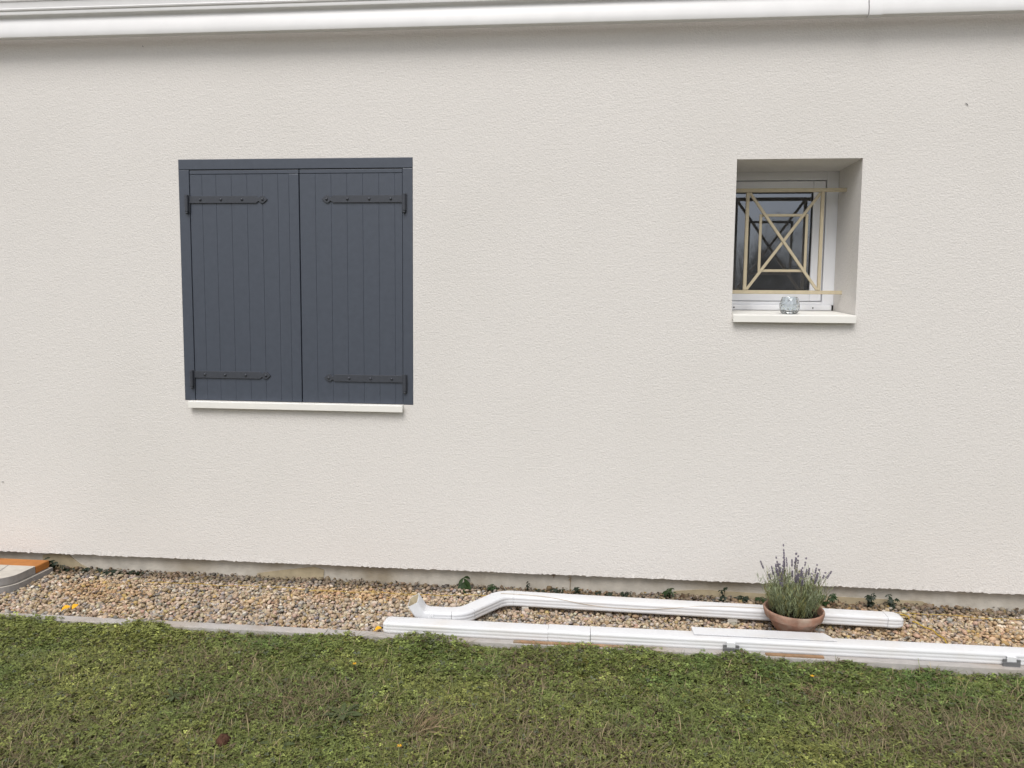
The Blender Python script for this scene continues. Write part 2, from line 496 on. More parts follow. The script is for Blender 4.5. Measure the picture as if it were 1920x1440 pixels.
# tiny dark marks on the render
for (a, c, dx, dz) in ((1.742, 2.447, .012, -.011), (-3.235, 1.256, .010, 0), (-3.215, .49, .012, .001), (-2.31, 2.80, .006, -.004)):
    b = MB(); b.tube([(a, -.003, c), (a + dx * .5, -.004, c + dz * .4), (a + dx, -.003, c + dz)], [.0010, .0016, .0012], 5)
    b.build('speck', M['iron'], house)

# ------------------------------------------------------------------ gutter
gut = tag(empty('gutter', (0, 0, 2.824)), 'white moulded gutter running along the top of the wall', 'gutter')
gp = [(-.055, .005), (-.058, .0005), (-.062, 0), (-.086, 0), (-.091, .003), (-.0935, .012), (-.093, .030), (-.090, .050), (-.085, .070), (-.0795, .086), (-.0775, .096), (-.080, .102),
      (-.092, .106), (-.098, .110), (-.100, .118), (-.099, .126), (-.104, .130), (-.106, .136), (-.103, .141), (-.1035, .155), (-.106, .170), (-.110, .173), (-.1115, .178), (-.109, .182),
      (-.102, .182), (-.092, .150), (-.070, .075), (-.058, .02)]
def gutter_run(x0, x1, g=0.0):
    b = MB(); pr = [(y * (1 + g * 8) - g * .5, z - g) if i < 24 else (y, z) for i, (y, z) in enumerate(gp)]
    n = len(pr); vs, N = [], 2
    for x_ in (x0, x1):
        vs += [(x_, y, z) for y, z in pr]
    b.add(vs, [(k, (k + 1) % n, (k + 1) % n + n, k + n) for k in range(n)] + [tuple(range(n)), tuple(range(2 * n - 1, n - 1, -1))])
    return b
gutter_run(XL, 1.254).build('channel', M['gutter'], gut, smooth=32)
gutter_run(1.265, XR).build('channel', M['gutter'], gut, smooth=32)
gutter_run(1.2575, 1.315, .0045).build('joint_collar', M['gutter'], gut, smooth=32)

# ------------------------------------------------------------------ shutters
fr = tag(empty('window_surround', (0, 0, 0)), 'anthracite frame around the pair of closed shutters', 'window frame')
FY0, FY1 = -.0015, .045
b = MB(); b.box(SHX0, -2.0795, FY0, FY1, .9675, 2.172); bevel(b.build('jamb', M['shutter'], fr), .0025)
b = MB(); b.box(-.9475, SHX1, FY0, FY1, .9675, 2.172); bevel(b.build('jamb', M['shutter'], fr), .0025)
b = MB(); b.box(SHX0, SHX1, FY0, FY1, 2.1735, SHZ1); bevel(b.build('head', M['shutter'], fr), .0025)
for (xc, zc) in ((-2.090, 2.0), (-2.090, 1.085), (-.937, 2.0), (-.937, 1.080)):
    b = MB()
    b.box(xc - .013, xc + .013, FY0 - .004, FY0 + .001, zc - .046, zc + .046)
    b.tube([(xc, FY0 - .010, zc - .040), (xc, FY0 - .010, zc + .043)], .0095, 12)
    b.tube([(xc, FY0 - .010, zc - .054), (xc, FY0 - .010, zc - .048), (xc, FY0 - .010, zc - .040)], [.004, .008, .006], 10)
    b.build('hinge_pin', M['iron'], fr, smooth=40)

def strap_outline(L, s):
    """strap hinge with a pointed spade end, along +x when s = 1"""
    h = .0185
    o = [(0, -h), (L - .058, -h), (L - .050, -h * .55), (L - .044, -h * .5), (L - .036, -h * 1.0), (L - .022, -h * 1.05), (L - .010, -h * .55), (L, 0),
         (L - .010, h * .55), (L - .022, h * 1.05), (L - .036, h * 1.0), (L - .044, h * .5), (L - .050, h * .55), (L - .058, h), (0, h)]
    return [(x_ * s, z_) for x_, z_ in o]

def shutter(x0, x1, hinge_left, label):
    t = tag(empty('shutter', (x0 if hinge_left else x1, 0, .968)), label, 'shutter', 'pair of anthracite shutters')
    ox, oz = t.location.x, .968
    z0, z1 = 0.002, 1.2025
    a, c = x0 - ox + .0014, x1 - ox - .0014
    tr = MB(); tr.box(a, c, .002, .034, z1 - .020, z1)
    bevel(tr.build('top_rail', M['shutter'], t), .002)
    if hinge_left:
        edges = [a, a + .066, a + .142, a + .225, a + .309, a + .392, a + .475, c - .053]
    else:
        edges = [a, a + .083, a + .166, a + .249, a + .332, a + .416, a + .499, c]
    for i in range(7):
        p = MB(); p.box(edges[i] + .0002, edges[i + 1] - .0002, .003, .032, z0, z1 - .0215)
        bevel(p.build('plank', M['shutter'], t), .0009, 1)
    bk = MB(); bk.box(a + .01, c - .01, .0325, .040, z0 + .02, z1 - .03); bk.build('backing_board', M['shutter'], t)
    if hinge_left:
        p = MB(); p.box(c - .0523, c, -.001, .032, z0, z1 - .0215); bevel(p.build('meeting_strip', M['shutter'], t), .003)
    sgn = 1 if hinge_left else -1
    xs = a - .006 if hinge_left else c + .006
    for zc in ((2.020 - oz), (1.107 - oz if hinge_left else 1.101 - oz)):
        h = MB(); h.prism([(xs + px, zc + pz) for px, pz in strap_outline(.425, sgn)], -.004, .003)
        so = bevel(h.build('strap_hinge', M['iron'], t), .0012, 1)
        for d in (.064, .176, .290, .400):
            bo = MB()
            bo.lathe([(.0001, .0065), (.004, .006), (.0068, .003), (.0078, 0)], 10)
            bo.v = [(vx + xs + sgn * d, -.004 - vz, vy + zc) for vx, vy, vz in bo.v]
            bo.build('bolt', M['iron'], so, smooth=60)
    return t
shutter(-2.079, -1.4895, True, 'closed left hand anthracite shutter with the flat meeting strip')
shutter(-1.4885, -.948, False, 'closed right hand anthracite shutter without a meeting strip')

def sill(name, x0, x1, yf, yb, zt0, zt1, hgt, label):
    b = MB()
    # front nosing with a drip, top sloping up to the back
    pr = [(yf, zt0 - hgt), (yf, zt0 - .003), (yf + .003, zt0), (yb, zt1), (yb, zt1 - .025), (yf + .03, zt0 - .024), (yf + .012, zt0 - .024), (yf + .010, zt0 - hgt)]
    n = len(pr)
    b.add([(x0, y, z) for y, z in pr] + [(x1, y, z) for y, z in pr], [(k, (k + 1) % n, (k + 1) % n + n, k + n) for k in range(n)] + [tuple(range(n)), tuple(range(2 * n - 1, n - 1, -1))])
    o = b.build(name, M['sill'])
    bevel(o, .0015)
    return tag(o, label, 'window sill')
sill('window_sill', -2.105, -.945, -.030, .05, .966, .9665, .036, 'long white sill under the closed anthracite shutters')
sill('window_sill', .7095, 1.2895, -.030, T + .002, 1.4505, 1.476, .037, 'short white sill under the small barred window')

# ------------------------------------------------------------------ small window
win = tag(empty('window', (1.0, T, 1.47)), 'small white framed window deep behind the beige grille', 'window')
wo = Vector(win.location)
def wbox(parts, name, mat, bev=.003):
    b = MB()
    for (x0, x1, y0, y1, z0, z1) in parts:
        b.box(x0 - wo.x, x1 - wo.x, y0 - wo.y, y1 - wo.y, z0 - wo.z, z1 - wo.z)
    return bevel(b.build(name, mat, win), bev)
FX0, FX1, FZ0, FZ1 = .640, 1.300, 1.474, 2.225
PX0, PX1, PZ0, PZ1 = .742, 1.172, 1.580, 2.098
Y0_, Y1_ = T + .004, T + .066
SX0, SX1, SZ0, SZ1 = .69, 1.236, 1.522, 2.158
wbox([(FX0, SX0, Y0_, Y1_, FZ0 + .03, FZ1), (SX1, FX1, Y0_, Y1_, FZ0 + .03, FZ1), (SX0, SX1, Y0_ + .0005, Y1_, SZ1, FZ1), (SX0, SX1, Y0_ + .0005, Y1_, FZ0 + .03, SZ0)], 'frame', M['frame_white'])
ys = Y0_ + .010
wbox([(SX0 + .003, PX0, ys, Y1_ + .01, SZ0 + .003, SZ1 - .003), (PX1, SX1 - .003, ys, Y1_ + .01, SZ0 + .003, SZ1 - .003), (PX0, PX1, ys + .0005, Y1_ + .01, PZ1, SZ1 - .003), (PX0, PX1, ys + .0005, Y1_ + .01, SZ0 + .003, PZ0)], 'sash', M['frame_white'], .005)
g = .006
wbox([(PX0 + .0005, PX0 + g, ys + .008, ys + .018, PZ0 + .0005, PZ1 - .0005), (PX1 - g, PX1 - .0005, ys + .008, ys + .018, PZ0 + .0005, PZ1 - .0005), (PX0 + g, PX1 - g, ys + .008, ys + .018, PZ1 - g, PZ1 - .0005), (PX0 + g, PX1 - g, ys + .008, ys + .018, PZ0 + .0005, PZ0 + g)], 'gasket', M['black'], .001)
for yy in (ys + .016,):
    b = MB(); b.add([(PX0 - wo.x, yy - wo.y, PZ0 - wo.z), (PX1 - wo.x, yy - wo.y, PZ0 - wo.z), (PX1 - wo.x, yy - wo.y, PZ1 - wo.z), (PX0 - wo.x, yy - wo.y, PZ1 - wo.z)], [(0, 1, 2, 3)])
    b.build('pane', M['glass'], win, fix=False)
wbox([(FX0, 1.279, T - .022, Y1_, FZ0 + .002, FZ0 + .030)], 'bottom_rail', M['frame_white'], .004)
for xx in (.775, 1.183):
    b = MB(); b.lathe([(.0001, .003), (.003, .003), (.004, 0)], 10)
    b.v = [(vx + xx - wo.x, T - .022 - vz - wo.y, vy + 1.489 - wo.z) for vx, vy, vz in b.v]
    b.build('drain_cap', M['black'], win, smooth=60)

gr = tag(empty('window_grille', (1.0, .22, 1.57)), 'beige metal window grille of crossed bars and an inner rectangle', 'window grille')
go = Vector(gr.location)
def gbar(name, a, c, w, d, y=.22):
    b = MB(); b.bar(Vector((a[0], y, a[1])) - go, Vector((c[0], y, c[1])) - go, w, d)
    bevel(b.build(name, M['grille'], gr), .0015, 1)
gbar('rail', (WX0 - .01, 2.085), (WX1 + .01, 2.085), .019, .012)
gbar('rail', (WX0 - .01, 1.568), (WX1 + .01, 1.568), .019, .012)
gbar('upright', (.806, 1.5775), (.806, 2.0755), .0165, .016)
gbar('upright', (1.178, 1.5775), (1.178, 2.0755), .0165, .016)
gbar('diagonal_bar', (.816, 2.072), (1.168, 1.581), .014, .010, .2165)
gbar('diagonal_bar', (1.168, 2.072), (.816, 1.581), .014, .010, .2225)
gbar('inner_bar', (.884, 1.960), (1.100, 1.960), .013, .009, .2275)
gbar('inner_bar', (.884, 1.678), (1.100, 1.678), .013, .009, .2275)
gbar('inner_bar', (.877, 1.672), (.877, 1.966), .013, .009, .229)
gbar('inner_bar', (1.107, 1.672), (1.107, 1.966), .013, .009, .229)

# cut glass candle holder on the sill
def votive():
    t = tag(empty('candle_holder', (.995, .055, 1.4575)), 'small cut glass candle holder on the window sill', 'candle holder')
    n = 13
    prof = [(.0335, 0), (.040, .006), (.0455, .018), (.0475, .032), (.047, .046), (.044, .060), (.040, .073), (.0375, .082)]
    b = MB(); vs, fs = [], []
    for i, (r_, z) in enumerate(prof):
        off = .5 * (i % 2)
        rr = r_ * (1.02 if 0 < i < 7 else 1)
        vs += [(rr * math.cos(2 * math.pi * (k + off) / n), rr * math.sin(2 * math.pi * (k + off) / n), z) for k in range(n)]
    for i in range(len(prof) - 1):
        for k in range(n):
            a, c = i * n + k, i * n + (k + 1) % n
            d, e = a + n, c + n
            if i % 2 == 0:
                fs += [(a, c, d), (c, e, d)]
            else:
                fs += [(a, e, d), (a, c, e)]
    base = len(prof) * n
    inn = [(.0345, .082), (.037, .072), (.041, .058), (.0435, .044), (.043, .03), (.040, .018), (.030, .011)]
    for (r_, z) in inn:
        vs += [(r_ * math.cos(2 * math.pi * k / n), r_ * math.sin(2 * math.pi * k / n), z) for k in range(n)]
    rings = [len(prof) - 1] + [len(prof) + i for i in range(len(inn))]
    for q in range(len(rings) - 1):
        for k in range(n):
            a, c = rings[q] * n + k, rings[q] * n + (k + 1) % n
            d, e = rings[q + 1] * n + k, rings[q + 1] * n + (k + 1) % n
            fs.append((a, c, e, d))
    fs.append(tuple(range(n - 1, -1, -1)))
    fs.append(tuple((len(prof) + len(inn) - 1) * n + k for k in range(n)))
    b.add(vs, fs)
    b.build('bowl', M['crystal'], t)
votive()

# ------------------------------------------------------------------ downpipes lying on the gravel
def fluted(w, h, r=.013, dep=.0022, flutes_w=0, flutes_h=3):
    """rounded rectangular tube outline with grooves along the narrow sides"""
    pts = []
    def corner(cx, cz, a0):
        for k in range(5):
            a = a0 + k * math.pi / 8
            pts.append((cx + r * math.cos(a), cz + r * math.sin(a)))
    def side(p, q, nrm, n):
        if n == 0: return
        L = 1.0 / n
        for i in range(n):
            for (f, d) in ((.20, 0), (.36, 1), (.64, 1), (.80, 0)):
                t_ = (i + f) * L
                pts.append((p[0] + (q[0] - p[0]) * t_ - nrm[0] * dep * d, p[1] + (q[1] - p[1]) * t_ - nrm[1] * dep * d))
    W, H = w / 2, h / 2
    corner(W - r, H - r, 0); side((W - r, H), (-W + r, H), (0, 1), flutes_w)
    corner(-W + r, H - r, math.pi / 2); side((-W, H - r), (-W, -H + r), (-1, 0), flutes_h)
    corner(-W + r, -H + r, math.pi); side((-W + r, -H), (W - r, -H), (0, -1), flutes_w)
    corner(W - r, -H + r, 1.5 * math.pi); side((W, -H + r), (W, H - r), (1, 0), flutes_h)
    return pts
PF = fluted(.082, .052, .011, .0011, 0, 2)
Z_ = (0, 0, 1)
# front run: sections sleeved together
fp = tag(empty('downpipe', (-.9, -.585, .004)), 'long straight white downpipe lying along the kerb beside the lawn', 'downpipe')
f0 = Vector(fp.location)
def fseg(name, x0, x1, k=1.0, dz=0.0, prof=PF):
    b = MB(); b.sweep([Vector((x0, -.585, .030 + dz)) - f0, Vector((x1, -.5905, .030 + dz)) - f0], prof, [k, k], vaxis=Z_)
    return b.build(name, M['pipe'], fp, smooth=30)
fseg('pipe_section', -.872, -.150)
fseg('collar', -.1485, .036, 1.022)
fseg('pipe_section', .0375, 2.9)
# the cut-open cap at the left end
b = MB(); b.sweep([Vector((-.8935, -.585, .030)) - f0, Vector((-.884, -.585, .030)) - f0, Vector((-.8725, -.585, .030)) - f0], PF, [.80, .97, 1.0], vaxis=Z_); b.build('end_cap', M['pipe'], fp, smooth=50)

cv = MB()
out = [(-.040, 0), (.036, 0), (.040, -.004), (.040, -.022), (.037, -.022), (.037, -.0055), (-.040, -.0035)]
def strip(x0, x1):
    vs = [(x0, y, z) for y, z in out] + [(x1 + (.035 if y < 0 else 0), y, z) for y, z in out]
    n = len(out)
    cv.add(vs, [(k, (k + 1) % n, (k + 1) % n + n, k + n) for k in range(n)] + [tuple(range(n)), tuple(range(2 * n - 1, n - 1, -1))])
strip(-.285, .285)
o = cv.build('cover_strip', M['pipe']); o.location = (.770, -.556, .0622)
tag(o, 'white trim strip with slanted end lying on the front pipe', 'trim strip')

def bracket(x_, y_, tilt, label):
    t = tag(empty('pipe_bracket', (x_, y_, .004), tilt), label, 'pipe bracket', 'brackets clipped on the front pipe')
    b = MB()
    b.box(-.034, .034, -.006, .0, 0, .021); b.box(-.034, -.019, -.006, 0, .021, .034); b.box(.019, .034, -.006, 0, .021, .034)
    bevel(b.build('clip', M['metal'], t), .0012, 1)
    b = MB(); b.box(-.0185, .0185, -.0045, -.0005, .0215, .043); b.box(-.0185, .0185, -.0005, .02, .0405, .043)
    bevel(b.build('tongue', M['pipe'], t), .001, 1)
bracket(.638, -.6335, 0, 'grey pipe bracket with white tongue, below the lavender pot')
bracket(1.775, -.6375, R(-3), 'grey pipe bracket with white tongue, at the bare end of the kerb')

# rear run: shoe, elbows, slanting offset and long pipe, all joined
rp = tag(empty('downpipe', (0, 0, 0)), 'white downpipe with elbows and an upturned spout, lying on gravel behind the front pipe', 'downpipe')
def arc(p0, c, p1, n=7):
    """quadratic bend from p0 round control c to p1"""
    p0, c, p1 = Vector(p0), Vector(c), Vector(p1)
    return [p0 * (1 - t) ** 2 + c * 2 * t * (1 - t) + p1 * t ** 2 for t in [i / n for i in range(n + 1)]]
zc = .049
A = Vector((-.315, -.243, zc)); B = Vector((1.395, -.296, zc))           # long pipe
dl = (B - A).normalized()
A = A - dl * .02; corner1 = A - dl * .060
E0 = Vector((-.555, -.487, zc)); dg = (E0 - corner1).normalized()
D0 = corner1 + dg * .060; D1 = E0 - dg * .045
corner2 = E0
S0 = corner2 + Vector((-1, -.02, 0)) * .045
rp_s = MB(); rp_s.sweep([A, B], PF, vaxis=Z_); rp_s.build('pipe_section', M['pipe'], rp, smooth=30)
def elbow(pts, name='elbow', k=1.035, rings=True, **kw):
    P_, S_ = [], []
    n = len(pts)
    # ribbed collar at the start of the bend
    t0 = (pts[1] - pts[0]).normalized()
    if rings:
        for i in range(13):
            P_.append(pts[0] + t0 * (-.040 + i * .0034)); S_.append(k if i % 3 else k * .925)
    for p in pts:
        P_.append(p + t0 * .0 if p is not pts[0] else p + t0 * .002); S_.append(k)
    b = MB(); b.sweep(P_, PF, S_, **kw)
    return b.build(name, M['pipe'], rp, smooth=30)
elbow(arc(A - dl * .003, corner1, D0, 8), vaxis=Z_)
b = MB(); b.sweep([D0, D1], PF, [1.0, 1.0], vaxis=Z_); b.build('offset_pipe', M['pipe'], rp, smooth=30)
elbow(arc(D1, corner2, S0, 8), vaxis=Z_, rings=False)
S1 = Vector((-.708, -.490, zc))
b = MB(); b.sweep([S0, S1], PF, vaxis=Z_); b.build('pipe_section', M['pipe'], rp, smooth=30)
# upturned spout with an open mouth
tip = Vector((-.779, -.505, .119))
cs = Vector((-.740, -.489, zc))
pts = arc(S1, cs, cs + (tip - cs) * .38, 7) + [cs + (tip - cs) * .7, tip]
inner = [(a * .93, c * .90) for a, c in fluted(.082, .052, .010, 0, 0, 0)]
P_, S_ = [], []
for i in range(10):
    P_.append(S1 + Vector((.030 - i * .0030, 0, 0))); S_.append(1.035 if i % 3 else .99)
P_ += pts[1:]; S_ += [1.035] * (len(pts) - 1)
b = MB(); b.sweep(P_, fluted(.082, .050, .009, 0, 0, 0), S_, uaxis=(0, 1, 0), cap=False)
n_ = len(fluted(.082, .050, .009, 0, 0, 0))
b.sweep(list(reversed(pts[3:])), [(a * .92, c * .92) for a, c in fluted(.082, .050, .009, 0, 0, 0)], [1.035] * (len(pts) - 3), uaxis=(0, 1, 0), m=1, cap=False)
o1 = (len(P_) - 1) * n_; o2 = len(P_) * n_
# rim joins outer wall to inner wall, floor closes the bore
last = [b.v[o1 + k] for k in range(n_)]; ct = sum((Vector(p) for p in last), Vector()) / n_
b.add(last + [tuple(ct + (Vector(p) - ct) * .92) for p in last], [(k, (k + 1) % n_, (k + 1) % n_ + n_, k + n_) for k in range(n_)])
deep = [b.v[o2 + (len(pts) - 4) * n_ + k] for k in range(n_)]
b.add(deep, [tuple(range(n_))], 1)
b.build('spout', [M['pipe'], M['pipe_in']], rp, smooth=30)
# rounded right end
E = [B + dl * d for d in (.0015, .03, .045, .058, .068, .074)]
b = MB(); b.sweep(E, PF, [1.03, 1.03, 1.0, .92, .80, .62], vaxis=Z_); b.build('end_cap', M['pipe'], rp, smooth=50)
for (xx, yy, w) in ((-.278, -.262, .034), (.705, -.288, .046)):
    b = MB(); b.box(-w / 2, w / 2, -.022, .03, 0, .024)
    o = bevel(b.build('support_block', M['slab'], None), .003); o.location = (xx, yy, -.001)
    tag(o, 'pale block under the elbow end of the rear pipe' if xx < 0 else 'pale block under the rear pipe left of the lavender pot', 'block', 'blocks under the rear pipe')

def cord(name, pts, r_, mat, label, cat):
    # smooth the polyline a little
    P_ = [Vector(p) for p in pts]
    for _ in range(2):
        Q = [P_[0]]
        for a, c in zip(P_[:-1], P_[1:]):
            Q += [a * .75 + c * .25, a * .25 + c * .75]
        P_ = Q + [P_[-1]]
    b = MB(); b.tube(P_, r_, 6)
    return tag(b.build(name, mat, smooth=60), label, cat)
cord('cord', [(-.40, -.262, .0785), (-.30, -.262, .0785), (-.20, -.272, .0782), (-.10, -.2915, .0735), (0, -.2955, .056), (.12, -.2965, .046), (.25, -.3015, .045), (.36, -.3065, .052), (.46, -.3085, .066), (.56, -.302, .0772), (.70, -.297, .0785), (.86, -.300, .0785)],
     .0011, M['string_b'], 'thin tan cord draped along the rear white pipe', 'cord')
ypts = [(-2.3, -.16, .012)]
for k in range(1, 60):
    xx = -2.3 + k * (4.75 / 60)
    ypts.append((xx, -.16 + .055 * (k / 60) + .008 * math.sin(k * .9) + .012 * math.sin(k * .31), .0125 + .003 * math.sin(k * 2.1)))
b = MB(); b.tube(ypts, .0013, 5)
tag(b.build('string_line', M['string_y'], smooth=60), 'thin yellow string stretched over the gravel along the plinth', 'string')
cord('frayed_string', [(1.53, -.13, .014), (1.56, -.15, .016), (1.545, -.20, .013), (1.565, -.24, .017), (1.58, -.28, .013), (1.605, -.31, .017), (1.60, -.36, .014), (1.615, -.40, .016), (1.60, -.45, .013), (1.605, -.50, .013)],
     .0034, M['string_y'], 'loose end of thick yellow string trailing on the gravel', 'string')
for (x0, x1, lab) in ((-.30, .24, 'orange brown wooden batten under the front pipe near its sleeve joint'), (.78, 1.02, 'short orange brown batten under the front pipe below the lavender')):
    b = MB(); b.box(x0, x1, -.010, .010, 0, .0085)
    o = bevel(b.build('batten', M['wood']), .002); o.location = (0, -.6485, .004 - .0095 + .0105)
    tag(o, lab, 'batten', 'battens under the front pipe')

# ------------------------------------------------------------------ slab stack by the left edge
def slab_stack():
    t = tag(empty('slab_stack', (-2.91, -.05, 0)), 'pale low slab stack with orange back strip at the plinth', 'slab')
    def rounded(x0, x1, y0, y1, z0, z1, r_, topm, sidem, name):
        o = [(x0, y1), (x0, y0)]
        for k in range(9):
            a = -math.pi / 2 + k * math.pi / 16
            o.append((x1 - r_ + r_ * math.cos(a), y0 + r_ + r_ * math.sin(a)))
        o.append((x1, y1))
        n = len(o)
        b = MB()
        vs = [(p, q, z0) for p, q in o] + [(p, q, z1) for p, q in o]
        b.add(vs, [tuple(range(n, 2 * n))], 0)
        b.add(vs, [tuple(range(n - 1, -1, -1))] + [(i, (i + 1) % n, (i + 1) % n + n, i + n) for i in range(n)], 1)
        return bevel(b.build(name, [topm, sidem], t), .004)
    rounded(-1.2, 0, -.34, -.118, .036, .078, .11, M['slab'], M['slab_side'], 'top_slab')
    rounded(-1.2, .012, -.352, .0, -.01, .0335, .12, M['slab'], M['slab_side'], 'bottom_slab')
    b = MB(); b.box(-1.2, 0, -.1165, -.01, .036, .077); bevel(b.build('orange_strip', M['orange'], t), .006)
    b = MB(); b.bar((-.155, -.118, .0785), (-.10, -.31, .0785), .004, .0015, face=(0, 0, 1)); b.build('groove', M['slab_side'], t)
slab_stack()

# ------------------------------------------------------------------ lavender pot
pot = tag(empty('flower_pot', (.955, -.405, .008)), 'shallow terracotta bowl standing on gravel between the two pipes', 'flower pot')
b = MB(); b.lathe([(.0001, 0), (.056, 0), (.062, .003), (.076, .018), (.091, .038), (.105, .062), (.1125, .0765), (.1135, .0785), (.1235, .0795), (.126, .083), (.1315, .106), (.1325, .112), (.131, .1165), (.127, .118), (.123, .1165), (.119, .108), (.112, .085)], 64)
b.build('bowl', M['terracotta'], pot, smooth=40)
b = MB(); vs, fs = [], []
nr, na = 9, 40
for i in range(nr + 1):
    for k in range(na):
        r_ = .1175 * i / nr; a = 2 * math.pi * k / na
        vs.append((r_ * math.cos(a), r_ * math.sin(a), .088 + .012 * (1 - (i / nr) ** 2) + random.uniform(-.004, .004)))
for i in range(nr):
    for k in range(na):
        fs.append((i * na + k, i * na + (k + 1) % na, (i + 1) * na + (k + 1) % na, (i + 1) * na + k))
b.add(vs, fs); b.build('compost', M['compost'], pot, smooth=80)

lav = tag(empty('lavender', (.955, -.405, .098)), 'grey green lavender with faded purple flower spikes in the terracotta bowl', 'plant')
def lavender():
    rg = np.random.default_rng(31)
    V, F, C = [], [], []
    def quad(p, d, side, L, w, col, bend):
        o = len(V)
        d = d / np.linalg.norm(d); side = side / np.linalg.norm(side)
        m_ = p + d * L * .55 + np.array([0, 0, bend * .5]); e = p + d * L + np.array([0, 0, bend])
        V.extend([p, m_ + side * w / 2, e, m_ - side * w / 2]); F.append((o, o + 1, o + 2, o + 3)); C.extend([col] * 4)
    for s in range(270):
        a = rg.uniform(0, 2 * np.pi); r0 = .100 * math.sqrt(rg.random())
        base = np.array([r0 * math.cos(a), r0 * math.sin(a), .006])
        lean = rg.uniform(.05, .50) * (r0 / .10) + rg.uniform(0, .12)
        aa = a + rg.normal(0, .4)
        H = rg.uniform(.09, .185) * (1.0 if r0 < .06 else .94)
        tip = base + np.array([math.cos(aa) * lean * H, math.sin(aa) * lean * H, H])
        tone = rg.random()
        col = np.array([.225, .25, .105]) * (1 - tone) + np.array([.235, .275, .175]) * tone
        if rg.random() < .22: col = np.array([.21, .20, .07])
        col = col * rg.uniform(.75, 1.25)
        nl = int(rg.integers(20, 30))
        for j in range(nl):
            f = (j + rg.random()) / nl
            f = f ** .8
            p = base + (tip - base) * f + np.array([0, 0, 0])
            th = rg.uniform(0, 2 * np.pi)
            d = np.array([math.cos(th) * .62, math.sin(th) * .62, rg.uniform(.5, 1.1)])
            quad(p, d, np.cross(d, [0, 0, 1.0]) + 1e-4, rg.uniform(.018, .034), rg.uniform(.0022, .0034), col * rg.uniform(.8, 1.2), rg.uniform(-.003, .004))
    V, F, C = np.array(V), np.array(F), np.array(C)
    tag(np_mesh('foliage', V, F, M['lav_leaf'], C, False, lav), kind='stuff')
    # flower spikes: three shared meshes, each a stalk with whorls of buds
    metas = []
    for kx in range(4):
        b = MB()
        H = 1.0
        b.tube([(0, 0, 0), (.012, .004, .45), (0, 0, .80)], [.008, .007, .006], 5, 0)
        for q in range(5):
            z_ = .78 + q * .046
            rr = .036 * (1 - .07 * q) * (.8 + .4 * random.random())
            if random.random() < .15: continue
            for k in range(5):
                a = k * 2 * math.pi / 5 + q * .6
                c = Vector((rr * .62 * math.cos(a), rr * .62 * math.sin(a), z_ + random.uniform(-.006, .006)))
                b.tube([c + Vector((0, 0, -.016)), c, c + Vector((rr * .35 * math.cos(a), rr * .35 * math.sin(a), .026))], [.006, .017, .005], 5, 1)
        o = b.build('flower_spike', [M['lav_stalk'], M['lav_flower']], lav, smooth=70)
        metas.append(o)
    specs = []
    for s in range(44):
        a = rg.uniform(0, 2 * np.pi); r0 = .075 * math.sqrt(rg.random())
        specs.append((a, r0, rg.uniform(.15, .235) - .03 * (r0 / .075) ** 2, rg.uniform(.02, .36) * (.4 + r0 / .075)))
    specs[0] = (2.0, .05, .255, .16); specs[1] = (1.3, .02, .24, .05); specs[2] = (3.1, .07, .22, .45); specs[3] = (.1, .07, .18, .62)
    for i, (a, r0, L, lean) in enumerate(specs):
        o = metas[i] if i < 4 else metas[i % 4].copy()
        if i >= 4:
            COL.objects.link(o); o.parent = lav
        o.location = (r0 * math.cos(a), r0 * math.sin(a), .05)
        o.rotation_euler = (0, math.atan(lean), a)
        wd = rg.uniform(.10, .15)
        o.scale = (wd, wd, L)
lavender()

# ------------------------------------------------------------------ weeds along the plinth
def leaf_mesh(name, n_leaflets, mat, wide=.40):
    b = MB()
    for k in range(n_leaflets):
        a = 0 if n_leaflets == 1 else (k - (n_leaflets - 1) / 2) * (1.9 / max(1, n_leaflets - 1)) * 1.25
        L = 1.0 - .25 * abs(a) / 1.3
        ca, sa = math.cos(a), math.sin(a)
        pr = [(0, 0), (.3, wide * .32), (.62, wide * .5), (.86, wide * .3), (1, 0), (.86, -wide * .3), (.62, -wide * .5), (.3, -wide * .32)]
        vs = [((px * ca - py * sa) * L, (px * sa + py * ca) * L, -.22 * px * px + .10 * abs(py) * 2) for px, py in pr]
        vs += [((px * ca) * L, (px * sa) * L, -.22 * px * px) for px in (.3, .62, .86)]
        b.add(vs, [(0, 8, 1), (1, 8, 9, 2), (2, 9, 10, 3), (3, 10, 4), (0, 7, 8), (7, 6, 9, 8), (6, 5, 10, 9), (5, 4, 10)])
    o = b.build(name, mat, smooth=70)
    me = o.data
    bpy.data.objects.remove(o)
    return me
LM = {k: [leaf_mesh('leaf', n, M[k]) for n in (5, 3)] for k in ('weed_leaf', 'weed_dark', 'weed_red')}
def weed(x_, z_, h, size, n, label, mat='weed_leaf', spread=.025, y_=.012, seed=0):
    rd = random.Random(seed * 13 + 5)
    t = tag(empty('weed', (x_, y_, z_)), label, 'weed', 'weeds growing along the plinth')
    stems = MB()
    n = int(n * 1.5); size *= .78
    for i in range(n):
        f = (i + .6) / n
        a = rd.uniform(0, 2 * math.pi)
        dx = rd.uniform(-1, 1) * spread
        tipz = h * (f if n < 4 else rd.uniform(.25, 1.0))
        p1 = Vector((dx, -rd.uniform(.0, .03), max(.006, tipz)))
        stems.tube([(dx * .2, 0, -.01), (dx * .5, p1.y * .4, tipz * .7), p1], [.0016, .0012, .0009], 4)
        o = bpy.data.objects.new('leaf', rd.choice(LM[mat]))
        COL.objects.link(o); o.parent = t
        o.location = p1
        s = size * rd.uniform(.75, 1.2)
        o.scale = (s, s, s)
        o.rotation_euler = (rd.uniform(.1, .6), rd.uniform(.1, .9), -math.pi / 2 + rd.uniform(-1.5, 1.5))
    stems.build('stem', M[mat], t, smooth=60)
